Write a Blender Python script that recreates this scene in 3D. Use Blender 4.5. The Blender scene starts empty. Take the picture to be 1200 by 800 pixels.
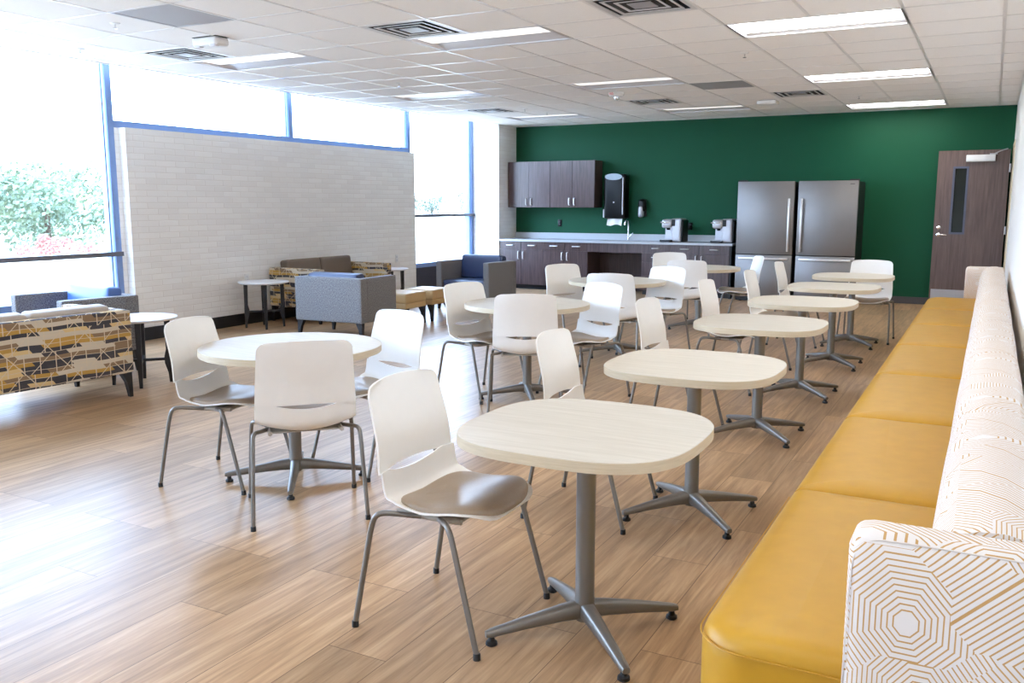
import bpy, bmesh, math, random
from mathutils import Vector, Matrix
R = math.radians
C = bpy.context.scene.collection
SC = bpy.context.scene
random.seed(7)

# ------------------------------------------------------------------ materials
def lin(v):
    v /= 255.0
    return v / 12.92 if v <= 0.04045 else ((v + 0.055) / 1.055) ** 2.4
def rgb(r, g, b): return (lin(r), lin(g), lin(b), 1)

def new_mat(name):
    m = bpy.data.materials.new(name); m.use_nodes = True
    nt = m.node_tree
    return m, nt, nt.nodes['Principled BSDF']
def N(nt, t, **kw):
    n = nt.nodes.new(t)
    for k, v in kw.items():
        if k in n.inputs.keys(): n.inputs[k].default_value = v
        else: setattr(n, k, v)
    return n
def L(nt, a, b): nt.links.new(a, b)
def uvnode(nt): return nt.nodes.new('ShaderNodeUVMap').outputs['UV']
def math_(nt, op, a, b=None, c=None):
    n = nt.nodes.new('ShaderNodeMath'); n.operation = op
    for i, v in enumerate((a, b, c)):
        if v is None: continue
        if isinstance(v, (int, float)): n.inputs[i].default_value = v
        else: L(nt, v, n.inputs[i])
    return n.outputs[0]
def mixc(nt, fac, a, b):
    n = nt.nodes.new('ShaderNodeMix'); n.data_type = 'RGBA'
    for s, v in ((0, fac), (6, a), (7, b)):
        if isinstance(v, (int, float)): n.inputs[s].default_value = v
        elif isinstance(v, tuple): n.inputs[s].default_value = v
        else: L(nt, v, n.inputs[s])
    return n.outputs[2]

def plain(name, col, rough=.5, metal=0.0, spec=.5, var=0.04, scale=30, bump=0.0, coat=0.0):
    m, nt, b = new_mat(name)
    b.inputs['Roughness'].default_value = rough
    b.inputs['Metallic'].default_value = metal
    b.inputs['Specular IOR Level'].default_value = spec
    b.inputs['Coat Weight'].default_value = coat
    tc = nt.nodes.new('ShaderNodeTexCoord')
    no = N(nt, 'ShaderNodeTexNoise', Scale=scale, Detail=3.0)
    L(nt, tc.outputs['Object'], no.inputs['Vector'])
    d = tuple(max(0, c * (1 - var * 2)) for c in col[:3]) + (1,)
    u = tuple(min(1, c * (1 + var * 2)) for c in col[:3]) + (1,)
    L(nt, mixc(nt, no.outputs['Fac'], d, u), b.inputs['Base Color'])
    if bump:
        bp = N(nt, 'ShaderNodeBump', Strength=bump, Distance=.002)
        L(nt, no.outputs['Fac'], bp.inputs['Height']); L(nt, bp.outputs['Normal'], b.inputs['Normal'])
    return m

def emit(name, col, s):
    m, nt, b = new_mat(name)
    b.inputs['Base Color'].default_value = (.8, .8, .8, 1)
    b.inputs['Emission Color'].default_value = col
    b.inputs['Emission Strength'].default_value = s
    return m

def grain(name, c1, c2, rough, sx, sy, spec=.5, detail=6):
    # wood-like laminate: noise stretched along one uv axis
    m, nt, b = new_mat(name)
    mp = N(nt, 'ShaderNodeMapping'); mp.inputs['Scale'].default_value = (sx, sy, 1)
    L(nt, uvnode(nt), mp.inputs['Vector'])
    no = N(nt, 'ShaderNodeTexNoise', Scale=1.0, Detail=detail, Roughness=.65)
    L(nt, mp.outputs[0], no.inputs['Vector'])
    cr = nt.nodes.new('ShaderNodeValToRGB')
    cr.color_ramp.elements[0].position = .3; cr.color_ramp.elements[0].color = c1
    cr.color_ramp.elements[1].position = .7; cr.color_ramp.elements[1].color = c2
    L(nt, no.outputs['Fac'], cr.inputs[0]); L(nt, cr.outputs[0], b.inputs['Base Color'])
    b.inputs['Roughness'].default_value = rough; b.inputs['Specular IOR Level'].default_value = spec
    return m

def floor_mat():
    m, nt, b = new_mat('vinyl_plank')
    uv = uvnode(nt)
    sp = nt.nodes.new('ShaderNodeSeparateXYZ'); L(nt, uv, sp.inputs[0])
    u = math_(nt, 'ADD', sp.outputs[1], 40.13)
    v = math_(nt, 'ADD', sp.outputs[0], 1.13 + .228 * 60)
    cb = nt.nodes.new('ShaderNodeCombineXYZ'); L(nt, u, cb.inputs[0]); L(nt, v, cb.inputs[1])
    br = N(nt, 'ShaderNodeTexBrick', offset=.37, offset_frequency=3, squash=1.0)
    br.inputs['Scale'].default_value = 1.0
    br.inputs['Mortar Size'].default_value = .0016
    br.inputs['Mortar Smooth'].default_value = .3
    br.inputs['Brick Width'].default_value = 1.22
    br.inputs['Row Height'].default_value = .228
    br.inputs['Color1'].default_value = (0, 0, 0, 1); br.inputs['Color2'].default_value = (1, 1, 1, 1)
    br.inputs['Mortar'].default_value = (.5, .5, .5, 1)
    L(nt, cb.outputs[0], br.inputs['Vector'])
    mp = N(nt, 'ShaderNodeMapping'); mp.inputs['Scale'].default_value = (28, 1.6, 1)
    L(nt, uv, mp.inputs['Vector'])
    add = N(nt, 'ShaderNodeVectorMath', operation='MULTIPLY_ADD')
    L(nt, br.outputs['Color'], add.inputs[0]); add.inputs[1].default_value = (17, 9, 5); L(nt, mp.outputs[0], add.inputs[2])
    g1 = N(nt, 'ShaderNodeTexNoise', Scale=1.0, Detail=7.0, Roughness=.62, Distortion=.6)
    L(nt, add.outputs[0], g1.inputs['Vector'])
    mp2 = N(nt, 'ShaderNodeMapping'); mp2.inputs['Scale'].default_value = (110, 4, 1)
    L(nt, uv, mp2.inputs['Vector'])
    g2 = N(nt, 'ShaderNodeTexNoise', Scale=1.0, Detail=3.0); L(nt, mp2.outputs[0], g2.inputs['Vector'])
    cr = nt.nodes.new('ShaderNodeValToRGB')
    e = cr.color_ramp.elements
    e[0].position = .28; e[0].color = rgb(130, 102, 76)
    e[1].position = .72; e[1].color = rgb(204, 171, 134)
    e.new(.5).color = rgb(174, 141, 107)
    f = math_(nt, 'MULTIPLY_ADD', g2.outputs['Fac'], .22, math_(nt, 'MULTIPLY', g1.outputs['Fac'], .78))
    L(nt, f, cr.inputs[0])
    hs = N(nt, 'ShaderNodeHueSaturation')
    L(nt, math_(nt, 'MULTIPLY_ADD', br.outputs['Color'], .30, .85), hs.inputs['Value'])
    L(nt, cr.outputs[0], hs.inputs['Color'])
    L(nt, mixc(nt, br.outputs['Fac'], hs.outputs[0], rgb(106, 82, 62)), b.inputs['Base Color'])
    L(nt, math_(nt, 'MULTIPLY_ADD', g2.outputs['Fac'], .08, .26), b.inputs['Roughness'])
    bp = N(nt, 'ShaderNodeBump', Strength=.08, Distance=.001)
    L(nt, math_(nt, 'SUBTRACT', g2.outputs['Fac'], math_(nt, 'MULTIPLY', br.outputs['Fac'], 2.0)), bp.inputs['Height'])
    L(nt, bp.outputs['Normal'], b.inputs['Normal'])
    b.inputs['Specular IOR Level'].default_value = .16
    return m

def brick_mat():
    m, nt, b = new_mat('painted_brick')
    br = N(nt, 'ShaderNodeTexBrick', offset=.5)
    br.inputs['Scale'].default_value = 1.0; br.inputs['Mortar Size'].default_value = .006
    br.inputs['Mortar Smooth'].default_value = .6
    br.inputs['Brick Width'].default_value = .265; br.inputs['Row Height'].default_value = .0625
    br.inputs['Color1'].default_value = rgb(250, 248, 245); br.inputs['Color2'].default_value = rgb(243, 240, 237)
    br.inputs['Mortar'].default_value = rgb(240, 236, 232)
    L(nt, uvnode(nt), br.inputs['Vector']); L(nt, br.outputs['Color'], b.inputs['Base Color'])
    no = N(nt, 'ShaderNodeTexNoise', Scale=60.0, Detail=4.0)
    bp = N(nt, 'ShaderNodeBump', Strength=.4, Distance=.005)
    L(nt, math_(nt, 'SUBTRACT', math_(nt, 'MULTIPLY', no.outputs['Fac'], .25), br.outputs['Fac']), bp.inputs['Height'])
    L(nt, bp.outputs['Normal'], b.inputs['Normal']); b.inputs['Roughness'].default_value = .55
    return m

def tweed(name, c1, c2):
    m, nt, b = new_mat(name)
    uv = uvnode(nt)
    mp = N(nt, 'ShaderNodeMapping'); mp.inputs['Scale'].default_value = (70, 230, 1); L(nt, uv, mp.inputs['Vector'])
    a = N(nt, 'ShaderNodeTexNoise', Scale=1.0, Detail=2.0); L(nt, mp.outputs[0], a.inputs['Vector'])
    mp2 = N(nt, 'ShaderNodeMapping'); mp2.inputs['Scale'].default_value = (230, 70, 1); L(nt, uv, mp2.inputs['Vector'])
    a2 = N(nt, 'ShaderNodeTexNoise', Scale=1.0, Detail=2.0); L(nt, mp2.outputs[0], a2.inputs['Vector'])
    f = math_(nt, 'MULTIPLY_ADD', math_(nt, 'ADD', a.outputs['Fac'], a2.outputs['Fac']), 1.9, -1.4)
    n = nt.nodes.new('ShaderNodeClamp'); L(nt, f, n.inputs[0])
    L(nt, mixc(nt, n.outputs[0], c1, c2), b.inputs['Base Color'])
    b.inputs['Roughness'].default_value = .8; b.inputs['Specular IOR Level'].default_value = .25
    b.inputs['Sheen Weight'].default_value = .15
    return m

def line_pattern():
    # white upholstery with nested octagonal tan line work
    m, nt, b = new_mat('line_pattern_fabric')
    uv = uvnode(nt)
    vo = N(nt, 'ShaderNodeTexVoronoi', feature='F1', distance='CHEBYCHEV', Scale=5.2, Randomness=.75)
    vo.voronoi_dimensions = '2D'
    L(nt, uv, vo.inputs['Vector'])
    sub = N(nt, 'ShaderNodeVectorMath', operation='SUBTRACT')
    sc = N(nt, 'ShaderNodeVectorMath', operation='SCALE'); sc.inputs['Scale'].default_value = 5.2
    L(nt, uv, sc.inputs[0])
    sc2 = N(nt, 'ShaderNodeVectorMath', operation='SCALE'); sc2.inputs['Scale'].default_value = 1.0
    L(nt, vo.outputs['Position'], sc2.inputs[0])
    # position output is in texture space of the scaled input
    L(nt, uv, sub.inputs[0]); L(nt, vo.outputs['Position'], sub.inputs[1])
    sp = nt.nodes.new('ShaderNodeSeparateXYZ'); L(nt, sub.outputs[0], sp.inputs[0])
    ax = math_(nt, 'ABSOLUTE', sp.outputs[0]); ay = math_(nt, 'ABSOLUTE', sp.outputs[1])
    cs = nt.nodes.new('ShaderNodeSeparateXYZ'); L(nt, vo.outputs['Color'], cs.inputs[0])
    stretch = math_(nt, 'MULTIPLY_ADD', cs.outputs[0], .8, .6)
    ax2 = math_(nt, 'MULTIPLY', ax, stretch)
    d = math_(nt, 'MAXIMUM', math_(nt, 'MAXIMUM', ax2, ay), math_(nt, 'MULTIPLY', math_(nt, 'ADD', ax2, ay), .72))
    diag = math_(nt, 'ABSOLUTE', math_(nt, 'SUBTRACT', sp.outputs[0], math_(nt, 'MULTIPLY', sp.outputs[1], math_(nt, 'SIGN', math_(nt, 'SUBTRACT', cs.outputs[1], .5)))))
    sel = math_(nt, 'GREATER_THAN', cs.outputs[2], .62)
    dd = math_(nt, 'ADD', math_(nt, 'MULTIPLY', d, math_(nt, 'SUBTRACT', 1.0, sel)), math_(nt, 'MULTIPLY', math_(nt, 'MULTIPLY', diag, .75), sel))
    fr = math_(nt, 'FRACT', math_(nt, 'MULTIPLY', dd, 80.0))
    line = math_(nt, 'LESS_THAN', fr, .27)
    inner = math_(nt, 'MAXIMUM', sel, math_(nt, 'GREATER_THAN', dd, .017))
    ln = math_(nt, 'MULTIPLY', line, inner)
    L(nt, mixc(nt, ln, rgb(219, 212, 206), rgb(190, 148, 92)), b.inputs['Base Color'])
    b.inputs['Roughness'].default_value = .6; b.inputs['Specular IOR Level'].default_value = .4
    return m

def band_pattern():
    # mustard, charcoal, taupe and cream bands crossed by thin cream lines
    m, nt, b = new_mat('banded_pattern_fabric')
    uv = uvnode(nt)
    sp = nt.nodes.new('ShaderNodeSeparateXYZ'); L(nt, uv, sp.inputs[0])
    u0, v = sp.outputs[0], sp.outputs[1]
    wob = math_(nt, 'MULTIPLY', math_(nt, 'SINE', math_(nt, 'MULTIPLY', u0, 17.0)), .003)
    v = math_(nt, 'ADD', v, wob)
    rowf = math_(nt, 'MULTIPLY', v, 35.0)
    row = math_(nt, 'FLOOR', rowf)
    shift = math_(nt, 'MULTIPLY', math_(nt, 'FRACT', math_(nt, 'MULTIPLY', math_(nt, 'SINE', math_(nt, 'MULTIPLY', row, 12.99)), 437.5)), .4)
    slant = math_(nt, 'MULTIPLY', v, .8)
    uu = math_(nt, 'ADD', math_(nt, 'ADD', u0, shift), slant)
    col = math_(nt, 'FLOOR', math_(nt, 'MULTIPLY', uu, 5.6))
    cb = nt.nodes.new('ShaderNodeCombineXYZ'); L(nt, col, cb.inputs[0]); L(nt, row, cb.inputs[1])
    wn = N(nt, 'ShaderNodeTexWhiteNoise'); wn.noise_dimensions = '2D'; L(nt, cb.outputs[0], wn.inputs['Vector'])
    rowmod = math_(nt, 'FRACT', math_(nt, 'DIVIDE', math_(nt, 'ADD', row, 400.0), 4.0))
    key = math_(nt, 'FRACT', math_(nt, 'ADD', math_(nt, 'MULTIPLY', wn.outputs['Value'], .42), rowmod))
    cr = nt.nodes.new('ShaderNodeValToRGB'); cr.color_ramp.interpolation = 'CONSTANT'
    e = cr.color_ramp.elements
    e[0].position = 0; e[0].color = rgb(66, 64, 70)
    e[1].position = .2; e[1].color = rgb(187, 146, 74)
    for p, c in ((.40, (140, 116, 90)), (.58, (206, 194, 174)), (.78, (72, 68, 72)), (.90, (216, 188, 136))):
        e.new(p).color = rgb(*c)
    L(nt, key, cr.inputs[0])
    def near(expr, n, w):
        return math_(nt, 'LESS_THAN', math_(nt, 'ABSOLUTE', math_(nt, 'SUBTRACT', math_(nt, 'FRACT', math_(nt, 'MULTIPLY', expr, n)), .5)), w)
    big = math_(nt, 'FLOOR', math_(nt, 'MULTIPLY', v, 7.0))
    bs = math_(nt, 'FRACT', math_(nt, 'MULTIPLY', math_(nt, 'SINE', math_(nt, 'MULTIPLY', big, 7.3)), 91.7))
    l1 = near(math_(nt, 'ADD', u0, bs), 9.0, .03)
    l2 = near(math_(nt, 'ADD', math_(nt, 'ADD', u0, bs), math_(nt, 'MULTIPLY', v, -1.1)), 4.6, .018)
    l3 = near(math_(nt, 'ADD', u0, math_(nt, 'MULTIPLY', v, .9)), 3.1, .012)
    l4 = near(rowf, .5, .03)
    ln = math_(nt, 'MAXIMUM', math_(nt, 'MAXIMUM', l1, l2), math_(nt, 'MAXIMUM', l3, l4))
    L(nt, mixc(nt, ln, cr.outputs[0], rgb(212, 196, 170)), b.inputs['Base Color'])
    b.inputs['Roughness'].default_value = .75; b.inputs['Specular IOR Level'].default_value = .3
    return m

def glass_mat():
    m, nt, b = new_mat('clear_glass')
    nt.nodes.remove(b)
    out = nt.nodes['Material Output']
    tr = N(nt, 'ShaderNodeBsdfTransparent'); tr.inputs[0].default_value = (.97, .985, .98, 1)
    gl = N(nt, 'ShaderNodeBsdfGlossy', Roughness=.02)
    fr = N(nt, 'ShaderNodeFresnel', IOR=1.35)
    mx = N(nt, 'ShaderNodeMixShader')
    ge = nt.nodes.new('ShaderNodeNewGeometry')
    L(nt, math_(nt, 'MULTIPLY', fr.outputs[0], math_(nt, 'SUBTRACT', 1.0, ge.outputs['Backfacing'])), mx.inputs[0]); L(nt, tr.outputs[0], mx.inputs[1]); L(nt, gl.outputs[0], mx.inputs[2])
    L(nt, mx.outputs[0], out.inputs[0])
    return m

M = dict(
    floor=floor_mat(), brick=brick_mat(),
    green=plain('green_wall_paint', rgb(10, 78, 52), .6, spec=.25, var=.03, scale=4),
    white_wall=plain('white_wall_paint', rgb(238, 235, 231), .5, var=.01, scale=6),
    tile=plain('ceiling_tile', rgb(250, 247, 245), .8, spec=.2, var=.02, scale=90, bump=.2),
    grid=plain('ceiling_grid_paint', rgb(232, 228, 226), .3, spec=.6, var=.01),
    base=plain('black_rubber_base', rgb(33, 33, 36), .5, var=.05),
    graybase=plain('grey_rubber_base', rgb(74, 72, 74), .5, var=.05),
    alu=plain('sky_tinted_aluminium', rgb(126, 152, 200), .35, .3, var=.03),  # blue of sky reflection and veiling put into the frame colour
    alud=plain('dark_aluminium', rgb(112, 112, 120), .4, .3, var=.03),
    knee=plain('dark_knee_wall', rgb(48, 46, 58), .5, var=.05),
    glass=glass_mat(),
    shell=plain('white_chair_plastic', rgb(240, 239, 236), .38, var=.01, scale=20),
    pad=plain('taupe_vinyl', rgb(156, 138, 118), .36, spec=.6, var=.05, scale=120, bump=.15),
    steel=plain('grey_metallic_paint', rgb(126, 122, 117), .36, .5, var=.02),
    undertray=plain('warm_grey_plastic', rgb(176, 168, 156), .5, var=.02),
    rubber=plain('black_plastic', rgb(24, 24, 26), .45, var=.05),
    top=grain('pale_maple_laminate', rgb(196, 188, 173), rgb(212, 205, 192), .45, 3, 45, .4),
    edge=grain('maple_edge_band', rgb(192, 177, 150), rgb(208, 194, 168), .45, 10, 160),
    dark=grain('dark_walnut_laminate', rgb(64, 50, 50), rgb(98, 80, 80), .28, 38, 2.2),
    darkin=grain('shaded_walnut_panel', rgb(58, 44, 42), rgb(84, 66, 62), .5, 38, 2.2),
    doorw=grain('door_veneer', rgb(84, 68, 64), rgb(118, 97, 92), .38, 34, 2.0),
    quartz=plain('pale_quartz', rgb(188, 192, 198), .25, var=.06, scale=220),
    ss=plain('brushed_stainless', rgb(140, 138, 139), .42, .85, var=.03, scale=4),
    ssb=plain('bright_stainless', rgb(222, 222, 224), .3, .6, var=.02),
    fridgeside=plain('black_fridge_case', rgb(28, 28, 30), .45, var=.05),
    chrome=plain('chrome', rgb(225, 225, 228), .12, 1.0, var=.01),
    tweed=tweed('grey_tweed', rgb(58, 60, 68), rgb(158, 155, 154)),
    navy=plain('navy_vinyl', rgb(46, 58, 92), .38, spec=.6, var=.04, scale=80, bump=.1),
    blue=plain('sky_sheen_navy_vinyl', rgb(70, 104, 162), .4, spec=.6, var=.04, scale=80, bump=.1),  # lighter copy of the navy vinyl, sky sheen put into its colour
    taupe=plain('brown_taupe_fabric', rgb(120, 105, 92), .7, spec=.3, var=.05, scale=200, bump=.15),
    beige=plain('pale_taupe_fabric', rgb(184, 172, 160), .6, spec=.3, var=.04, scale=200, bump=.15),
    camel=plain('camel_vinyl', rgb(196, 164, 116), .45, spec=.5, var=.04, scale=120, bump=.1),
    mustard=plain('mustard_vinyl', rgb(190, 142, 34), .45, spec=.45, var=.05, scale=14, bump=.1),
    mustard2=plain('mustard_piping', rgb(186, 138, 36), .45, var=.04),
    lines=line_pattern(), bands=band_pattern(),
    white_top=plain('white_solid_surface', rgb(236, 236, 240), .28, var=.01),
    ebony=plain('black_stained_wood', rgb(26, 25, 30), .4, var=.1),
    white=plain('white_plastic', rgb(236, 236, 236), .4, var=.01),
    reflector=plain('white_enamel_reflector', rgb(222, 222, 228), .35, var=.01),
    ventm=plain('vent_enamel', rgb(208, 206, 206), .35, var=.02),
    ventd=plain('vent_interior', rgb(62, 62, 64), .6, var=.05),
    retm=plain('grey_return_grille', rgb(168, 164, 168), .38, .15, var=.04, scale=160),
    gloss=plain('glossy_black_plastic', rgb(10, 10, 13), .3, spec=.25, var=.05),
    refl_tone=plain('painted_reflection', rgb(150, 168, 182), .2, spec=.6, var=.05),  # pale reflection tone for the dispenser cover, put into the colour
    paper=plain('paper_towel', rgb(240, 240, 240), .9, var=.01),
    silver=plain('silver_plastic', rgb(186, 186, 192), .3, .35, var=.02),
    red=plain('red_lettering', rgb(205, 60, 50), .5, var=.02),
    lamp_on=emit('lit_diffuser', (1.0, .96, .89, 1), 8.5),
    lamp_dim=emit('dimmed_diffuser', (1.0, .97, .92, 1), .6),
    concrete=plain('pale_concrete', rgb(194, 178, 152), .8, var=.05, scale=.6),
    leaf=plain('green_leaves', rgb(112, 126, 100), .6, var=.3, scale=1.5),
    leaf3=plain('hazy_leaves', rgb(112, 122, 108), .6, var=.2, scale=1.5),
    leaf2=plain('red_leaves', rgb(176, 124, 114), .6, var=.2, scale=1.5),
    bark=plain('bark', rgb(90, 74, 60), .9, var=.1),
)

# ------------------------------------------------------------------ mesh builder
class MB:
    def __init__(s): s.v = []; s.f = []
    def add(s, vs, fs, M_=None):
        o = len(s.v)
        s.v += [tuple(M_ @ Vector(p)) if M_ else tuple(p) for p in vs]
        s.f += [tuple(i + o for i in f) for f in fs]
        return s
    def box(s, x0, x1, y0, y1, z0, z1, bev=0.0, seg=2, M_=None):
        bm = bmesh.new(); bmesh.ops.create_cube(bm, size=1)
        for v in bm.verts:
            v.co = Vector(((x0 + x1) / 2 + v.co.x * (x1 - x0), (y0 + y1) / 2 + v.co.y * (y1 - y0), (z0 + z1) / 2 + v.co.z * (z1 - z0)))
        if bev: bmesh.ops.bevel(bm, geom=bm.edges[:], offset=bev, segments=seg, profile=.5, affect='EDGES')
        bm.verts.index_update()
        s.add([v.co[:] for v in bm.verts], [[v.index for v in f.verts] for f in bm.faces], M_)
        bm.free(); return s
    def rbox(s, c, size, r, puff=(0, 0, 0), n=8, M_=None, taper=None):
        """soft box: rounded corners, optional bulge per axis"""
        hx, hy, hz = (d / 2 for d in size)
        vs = {}; V = []; F = []
        def vid(p):
            k = tuple(round(q, 5) for q in p)
            if k not in vs: vs[k] = len(V); V.append(p)
            return vs[k]
        # sample positions concentrated near the ends
        g = [-1, -.97, -.9, -.78, -.5, -.2, .2, .5, .78, .9, .97, 1] if n >= 8 else [-1, -.9, -.5, .5, .9, 1]
        for ax in range(3):
            for sg in (-1, 1):
                for i in range(len(g) - 1):
                    for j in range(len(g) - 1):
                        q = []
                        for a, b in ((i, j), (i + 1, j), (i + 1, j + 1), (i, j + 1)):
                            p = [0, 0, 0]; p[ax] = sg; p[(ax + 1) % 3] = g[a]; p[(ax + 2) % 3] = g[b]
                            q.append(vid(tuple(p)))
                        F.append(q if sg > 0 else q[::-1])
        out = []
        for p in V:
            P = Vector((p[0] * hx, p[1] * hy, p[2] * hz))
            rr = min(r, hx, hy, hz)
            I = Vector((max(-hx + rr, min(hx - rr, P.x)), max(-hy + rr, min(hy - rr, P.y)), max(-hz + rr, min(hz - rr, P.z))))
            d = P - I
            if d.length > 1e-9: P = I + d.normalized() * rr
            b = [(1 - p[0] ** 2), (1 - p[1] ** 2), (1 - p[2] ** 2)]
            P.x += puff[0] * b[1] * b[2] * p[0]; P.y += puff[1] * b[0] * b[2] * p[1]; P.z += puff[2] * b[0] * b[1] * p[2]
            if taper: P = taper(P)
            out.append(P + Vector(c))
        return s.add(out, F, M_)
    def tube(s, pts, r, n=10, cap=True):
        pts = [Vector(p) for p in pts]; m = len(pts)
        rs = r if isinstance(r, (list, tuple)) else [r] * m
        T = []
        for i in range(m):
            T.append((pts[min(i + 1, m - 1)] - pts[max(i - 1, 0)]).normalized())
        a = Vector((0, 0, 1)) if abs(T[0].z) < .9 else Vector((1, 0, 0))
        u = T[0].cross(a).normalized(); V = []; F = []
        for i in range(m):
            u = (u - T[i] * u.dot(T[i])).normalized(); w = T[i].cross(u)
            for k in range(n):
                t = 2 * math.pi * k / n
                V.append(pts[i] + (u * math.cos(t) + w * math.sin(t)) * rs[i])
        for i in range(m - 1):
            for k in range(n):
                F.append((i * n + k, i * n + (k + 1) % n, (i + 1) * n + (k + 1) % n, (i + 1) * n + k))
        if cap:
            F.append(tuple(range(n))[::-1]); F.append(tuple((m - 1) * n + k for k in range(n)))
        return s.add(V, F)
    def lathe(s, prof, c=(0, 0, 0), n=24, M_=None):
        V = []; F = []; m = len(prof)
        for r, z in prof:
            for k in range(n):
                t = 2 * math.pi * k / n
                V.append((c[0] + r * math.cos(t), c[1] + r * math.sin(t), c[2] + z))
        for i in range(m - 1):
            for k in range(n):
                F.append((i * n + k, i * n + (k + 1) % n, (i + 1) * n + (k + 1) % n, (i + 1) * n + k))
        F.append(tuple(range(n))[::-1]); F.append(tuple((m - 1) * n + k for k in range(n)))
        return s.add(V, F, M_)
    def loft(s, secs):
        n = len(secs[0]); V = [p for q in secs for p in q]; F = []
        for i in range(len(secs) - 1):
            for k in range(n):
                F.append((i * n + k, i * n + (k + 1) % n, (i + 1) * n + (k + 1) % n, (i + 1) * n + k))
        F.append(tuple(range(n))[::-1]); F.append(tuple((len(secs) - 1) * n + k for k in range(n)))
        return s.add(V, F)
    def prism(s, outline, z0, z1, bev=0.0):
        secs = []
        cx = sum(p[0] for p in outline) / len(outline); cy = sum(p[1] for p in outline) / len(outline)
        def ins(d):
            o = []
            for x, y in outline:
                l = math.hypot(x - cx, y - cy); k = (l - d) / l if l else 1
                o.append((cx + (x - cx) * k, cy + (y - cy) * k))
            return o
        lv = [(z0, bev), (z0 + bev, 0), (z1 - bev, 0), (z1, bev)] if bev else [(z0, 0), (z1, 0)]
        for z, d in lv: secs.append([(x, y, z) for x, y in ins(d)])
        return s.loft(secs)
    def sheet(s, grid, th):
        """grid[i][j] of points -> solid sheet of thickness th"""
        a, b = len(grid), len(grid[0]); G = [[Vector(p) for p in r] for r in grid]
        V = []; F = []
        for side in (0, 1):
            for i in range(a):
                for j in range(b):
                    du = G[min(i + 1, a - 1)][j] - G[max(i - 1, 0)][j]
                    dv = G[i][min(j + 1, b - 1)] - G[i][max(j - 1, 0)]
                    nrm = du.cross(dv)
                    nrm = nrm.normalized() if nrm.length > 1e-12 else Vector((0, 0, 1))
                    V.append(G[i][j] + nrm * (th / 2 if side == 0 else -th / 2))
        o = a * b
        for i in range(a - 1):
            for j in range(b - 1):
                q = (i * b + j, (i + 1) * b + j, (i + 1) * b + j + 1, i * b + j + 1)
                F.append(q); F.append(tuple(k + o for k in q[::-1]))
        ring = [i * b for i in range(a)] + [(a - 1) * b + j for j in range(1, b)] + [i * b + b - 1 for i in range(a - 2, -1, -1)] + [j for j in range(b - 2, 0, -1)]
        for k in range(len(ring)):
            p, q = ring[k], ring[(k + 1) % len(ring)]
            F.append((p, p + o, q + o, q))
        return s.add(V, F)

def obj(name, mb, mat, parent=None, smooth=40, loc=None):
    me = bpy.data.meshes.new(name)
    me.from_pydata([tuple(v) for v in mb.v], [], mb.f)
    bm = bmesh.new(); bm.from_mesh(me)
    bmesh.ops.recalc_face_normals(bm, faces=bm.faces[:])
    uvl = bm.loops.layers.uv.new('UVMap')
    for f in bm.faces:
        n = f.normal; ax = max(range(3), key=lambda k: abs(n[k]))
        for l in f.loops:
            p = l.vert.co
            l[uvl].uv = (p.y, p.z) if ax == 0 else (p.x, p.z) if ax == 1 else (p.x, p.y)
        f.smooth = bool(smooth)
    bm.to_mesh(me); bm.free()
    if smooth: me.set_sharp_from_angle(angle=R(smooth))
    me.materials.append(mat)
    o = bpy.data.objects.new(name, me); C.objects.link(o)
    if parent: o.parent = parent
    if loc: o.location = loc
    return o
def tag(o, label, cat, group=None):
    o['label'] = label; o['category'] = cat
    if group: o['group'] = group
    return o
def thing(name, label, cat, loc=(0, 0, 0), rz=0.0, group=None):
    o = bpy.data.objects.new(name, None); C.objects.link(o)
    o.empty_display_size = .1
    o.location = loc; o.rotation_euler = (0, 0, rz)
    return tag(o, label, cat, group)
def struct(name, mb, mat, parent=None, smooth=0):
    o = obj(name, mb, mat, parent, smooth)
    if not parent: o['kind'] = 'structure'
    return o
KIDS = {}
def kids(o):
    return [c for c in bpy.data.objects if c.parent == o]
def dup(root, loc, rz, label, group=None):
    r = root.copy(); C.objects.link(r); r.location = loc; r.rotation_euler = (0, 0, rz); r['label'] = label
    if group: r['group'] = group
    for ch in kids(root):
        c = ch.copy(); C.objects.link(c); c.parent = r
        for g in kids(ch):
            d = g.copy(); C.objects.link(d); d.parent = c
    return r
def place(o, loc, rz, label, group=None):
    o.location = loc; o.rotation_euler = (0, 0, rz); o['label'] = label
    if group: o['group'] = group
    return o

def spline(pts, n):
    P = [Vector(p) for p in pts]; out = []
    P = [P[0] * 2 - P[1]] + P + [P[-1] * 2 - P[-2]]
    m = len(P) - 3
    for k in range(n + 1):
        t = k / n * m; i = min(int(t), m - 1); f = t - i
        a, b, c, d = P[i:i + 4]
        out.append(.5 * ((2 * b) + (c - a) * f + (2 * a - 5 * b + 4 * c - d) * f * f + (3 * b - a - 3 * c + d) * f ** 3))
    return out

# ------------------------------------------------------------------ camera (calibrated on the ceiling grid)
F_PX, CX, CY = 1042.3, 600.0, 400.0
VPX, VPY, CAM_H = 1164.6, 238.8, 1.425
d = Vector((VPX - CX, -(VPY - CY), -F_PX)).normalized()
b_ = -(d.y) / d.z
u = Vector((0, 1, b_)).normalized()
r = d.cross(u)
rot = Matrix((r, d, u))            # world from camera
cam = bpy.data.cameras.new('camera'); cam.sensor_width = 36; cam.sensor_fit = 'HORIZONTAL'
cam.lens = 36 * F_PX / 1200; cam.clip_start = .05; cam.clip_end = 500
co = bpy.data.objects.new('camera', cam); C.objects.link(co)
co.matrix_world = Matrix.Translation((0, 0, CAM_H)) @ rot.to_4x4()
SC.camera = co

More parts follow.
